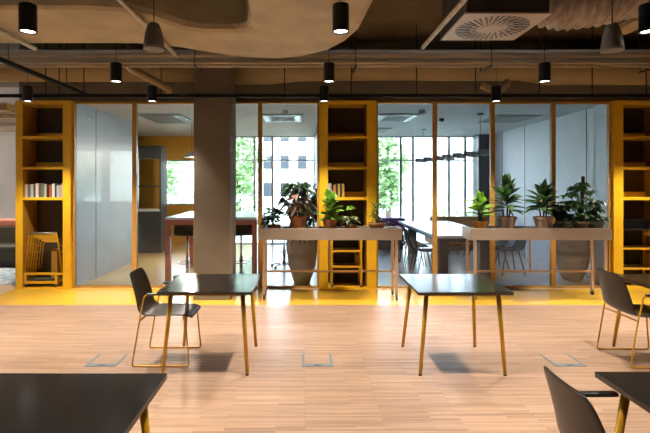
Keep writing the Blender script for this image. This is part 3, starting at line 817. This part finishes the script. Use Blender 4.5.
tag(MB().tube(smooth_path([(2.55,6.66,3.10),(2.68,6.62,3.02),(2.82,6.62,3.03),(2.92,6.66,3.14)],5), [.05+.006*(i%2) for i in range(16)], 12).build('flexible_hose', PIPE, smooth=True), 'short curled flexible hose hanging under the round duct', 'pipe')
# flexible duct
ctr = smooth_path([(2.15,4.85,3.9),(2.27,4.6,3.60),(2.5,4.45,3.44),(2.95,4.3,3.47),(3.35,4.1,3.58),(3.8,3.8,3.75)],22)
rad = [.27+.014*math.sin(i*1.9)+.007*random.uniform(-1,1) for i in range(len(ctr))]
tag(MB().tube(ctr, rad, 28).build('flexible_duct', FLEX, smooth=True), 'fat wrinkled flexible duct sagging above the second planter', 'duct')
tag(MB().box(3.5,3.72,4.45,5.35,3.40,3.45).build('cable_tray', PIPE), 'flat tan cable tray running away beside the flexible duct', 'cable tray')
# square swirl diffuser
r = thing('air_diffuser', 'square ceiling air diffuser with radial slots', 'air vent', (1.69,4.185,3.08))
MB().box(-.36,.36,-.355,.355,0,.018).build('plate', CASS, r, bevel=.003)
MB().box(-.345,.345,-.34,.34,.018,.50).build('plenum_box', DARKB, r)
for i in range(40):
    a = 2*PI*i/40
    for r0, r1 in (((.135,.315),) if i % 2 == 0 else ((.19,.315),)):
        w = .0075
        c, s = math.cos(a), math.sin(a); tw = .35
        p0 = Vector((r0*c, r0*s, -.004)); p1 = Vector((r1*math.cos(a+tw*.3), r1*math.sin(a+tw*.3), -.004))
        t = (p1-p0).normalized(); n = Vector((-t.y,t.x,0))*w
        m = MB(); m.v = [tuple(q) for q in (p0-n*.6,p0+n*.6,p1+n,p1-n)] ; m.v += [(x,y,-.0001) for x,y,_ in m.v]
        m.f = [(0,1,2,3),(7,6,5,4),(0,4,5,1),(1,5,6,2),(2,6,7,3),(3,7,4,0)]
        m.build('slot', BLKM, r)
MB().lathe([(.10,-.006),(.10,-.0001)],n=24).build('hub_disc', CASS, r)
# black tracks with rods
r = thing('ceiling_track', 'long black track running across above the glass wall', 'track', (0,6.58,2.905))
MB().box(-8.9,6.9,-.018,.018,0,.045).build('rail', RAILM, r)
for x in (-3.69,-3.50,-3.15,-2.05,-.29,.66,1.59,2.43,3.34,4.09,4.86):
    MB().tube([(x,.0,.045),(x,.0,CZ-2.905)], .008, 6).build('rod', BLKM, r)
r = thing('ceiling_track', 'black track running towards the glass at the bookcase end', 'track', (-3.2,2.2,2.955))
MB().box(-.02,.02,0,4.55,0,.045).build('rail', RAILM, r)
for y in (1.0,4.0):
    MB().tube([(0,y,.045),(0,y,CZ-2.955)], .006, 6).build('rod', BLKM, r)

# ------------------------------------------------------------------ spotlights
ld = bpy.data.lights.new('spot_lamp','SPOT'); ld.energy = 285; ld.color = (1,.89,.75); ld.spot_size = 1.6; ld.spot_blend = .65; ld.shadow_soft_size = .035
def spot(loc, label, top=CZ):
    r = thing('pendant_spotlight', label, 'spotlight', loc, 0, 'black cylinder spotlights')
    MB().lathe([(.054,.014),(.055,.0),(.065,.0),(.065,.21),(.060,.215),(.02,.215)], n=28).build('housing', BLKM, r, bevel=.002)
    MB().lathe([(.052,.010),(.004,.010)], n=24, cap=True).build('lens', LENS, r)
    MB().tube([(0,0,.215),(0,0,top-loc[2])], .0035, 6).build('cord', BLK, r)
    lo = bpy.data.objects.new('lamp', ld); COL.objects.link(lo); lo.parent = r; lo.location = (0,0,-.012)
    return r
SP = spot((-2.17,3.62,2.86), 'black cylinder spotlight, large, before the far bend of the huge duct near the first conduit')
SL = spot((-6.55,9.5,2.62),'black spotlight added to brighten the olive sofa lounge', 2.82)  # extra lamp, added to brighten the lounge
SQ = spot((.28,3.62,2.86),'black cylinder spotlight, large, hanging below the edge of the huge curving duct', 3.12)
dup(SQ, (.28,1.9,2.86),'black spotlight overhead above the viewer, out of the frame')
for loc, lab in (
                 ((2.69,3.62,2.86),'black cylinder spotlight, large, cut by the frame edge near the flexible duct'),
                 ((-2.20,5.38,2.86),'mid-sized black spotlight hanging before the pipe bundle above the left armchair'),
                 ((.28,5.38,2.86),'mid-sized black spotlight hanging before the pipe bundle above the middle bookcase'),
                 ((2.79,5.38,2.86),'mid-sized black spotlight hanging before the pipe bundle by the flexible duct'),
                 ((-3.90,6.50,2.83),'small black spotlight on the long track above the bookcase with the wire trolley'),
                 ((-2.15,6.50,2.83),'small black spotlight on the long track in front of the grey glazed wall'),
                 ((.27,6.50,2.83),'small black spotlight on the long track in front of the middle bookcase'),
                 ((2.69,6.50,2.83),'small black spotlight on the long track above the orange pot plant'),
                 ((-2.2,1.9,2.86),'black spotlight overhead above the close dark tabletop, out of the frame'),
                 ((2.75,1.9,2.86),'black spotlight overhead beside the cut-off chair, out of the frame'),
                 ((5.15,6.50,2.83),'black spotlight past the frame edge on the long track, above the dark-tray bookcase'),
                 ((5.2,5.38,2.86),'black spotlight past the frame edge by the pipe bundle'),
                 ((5.2,3.62,2.86),'black spotlight past the frame edge above the partly seen table'),
                 ((-4.6,3.62,2.86),'black spotlight past the frame edge in front of the lounge')):
    dup(SP, loc, lab)
def cone_lamp(loc, label):
    r = thing('cone_pendant_lamp', label, 'lamp', loc, 0, 'unlit grey conical lamps')
    MB().lathe([(.078,0),(.082,0),(.080,.035),(.069,.115),(.053,.178),(.044,.20),(.036,.21),(.012,.214)], n=28).build('shade', LAMPG, r, smooth=True)
    MB().lathe([(.077,.006),(.004,.006)], n=24).build('diffuser', LAMPI, r)
    MB().tube([(0,0,.214),(0,0,CZ-loc[2])], .0045, 6).build('cord', BLK, r)
    return r
CL = cone_lamp((-1.21,3.70,2.745), 'grey conical lamp hanging under the huge duct, beside the slanting conduit')
dup(CL, (2.46,3.7,2.735), 'grey conical lamp hanging under the wrinkled flexible duct')

# ------------------------------------------------------------------ daylight
w = bpy.data.worlds.new('world'); S.world = w; w.use_nodes = True
nt = w.node_tree; bg = nt.nodes['Background']
tc = nt.nodes.new('ShaderNodeTexCoord'); sp = nt.nodes.new('ShaderNodeSeparateXYZ'); rp = nt.nodes.new('ShaderNodeValToRGB')
rp.color_ramp.elements[0].position = .0; rp.color_ramp.elements[0].color = (.85,.9,.95,1)
rp.color_ramp.elements[1].position = .6; rp.color_ramp.elements[1].color = (.62,.78,1,1)
nt.links.new(tc.outputs['Generated'], sp.inputs[0]); nt.links.new(sp.outputs['Z'], rp.inputs['Fac']); nt.links.new(rp.outputs['Color'], bg.inputs['Color'])
bg.inputs['Strength'].default_value = 18

S.view_settings.view_transform = 'Standard'; S.view_settings.look = 'None'
S.view_settings.exposure = .3; S.view_settings.gamma = 1
S.view_settings.use_curve_mapping = False
c = S.cycles
c.use_denoising = True
c.max_bounces = 10; c.diffuse_bounces = 4; c.glossy_bounces = 4; c.transmission_bounces = 8; c.transparent_max_bounces = 24
c.sample_clamp_indirect = 6
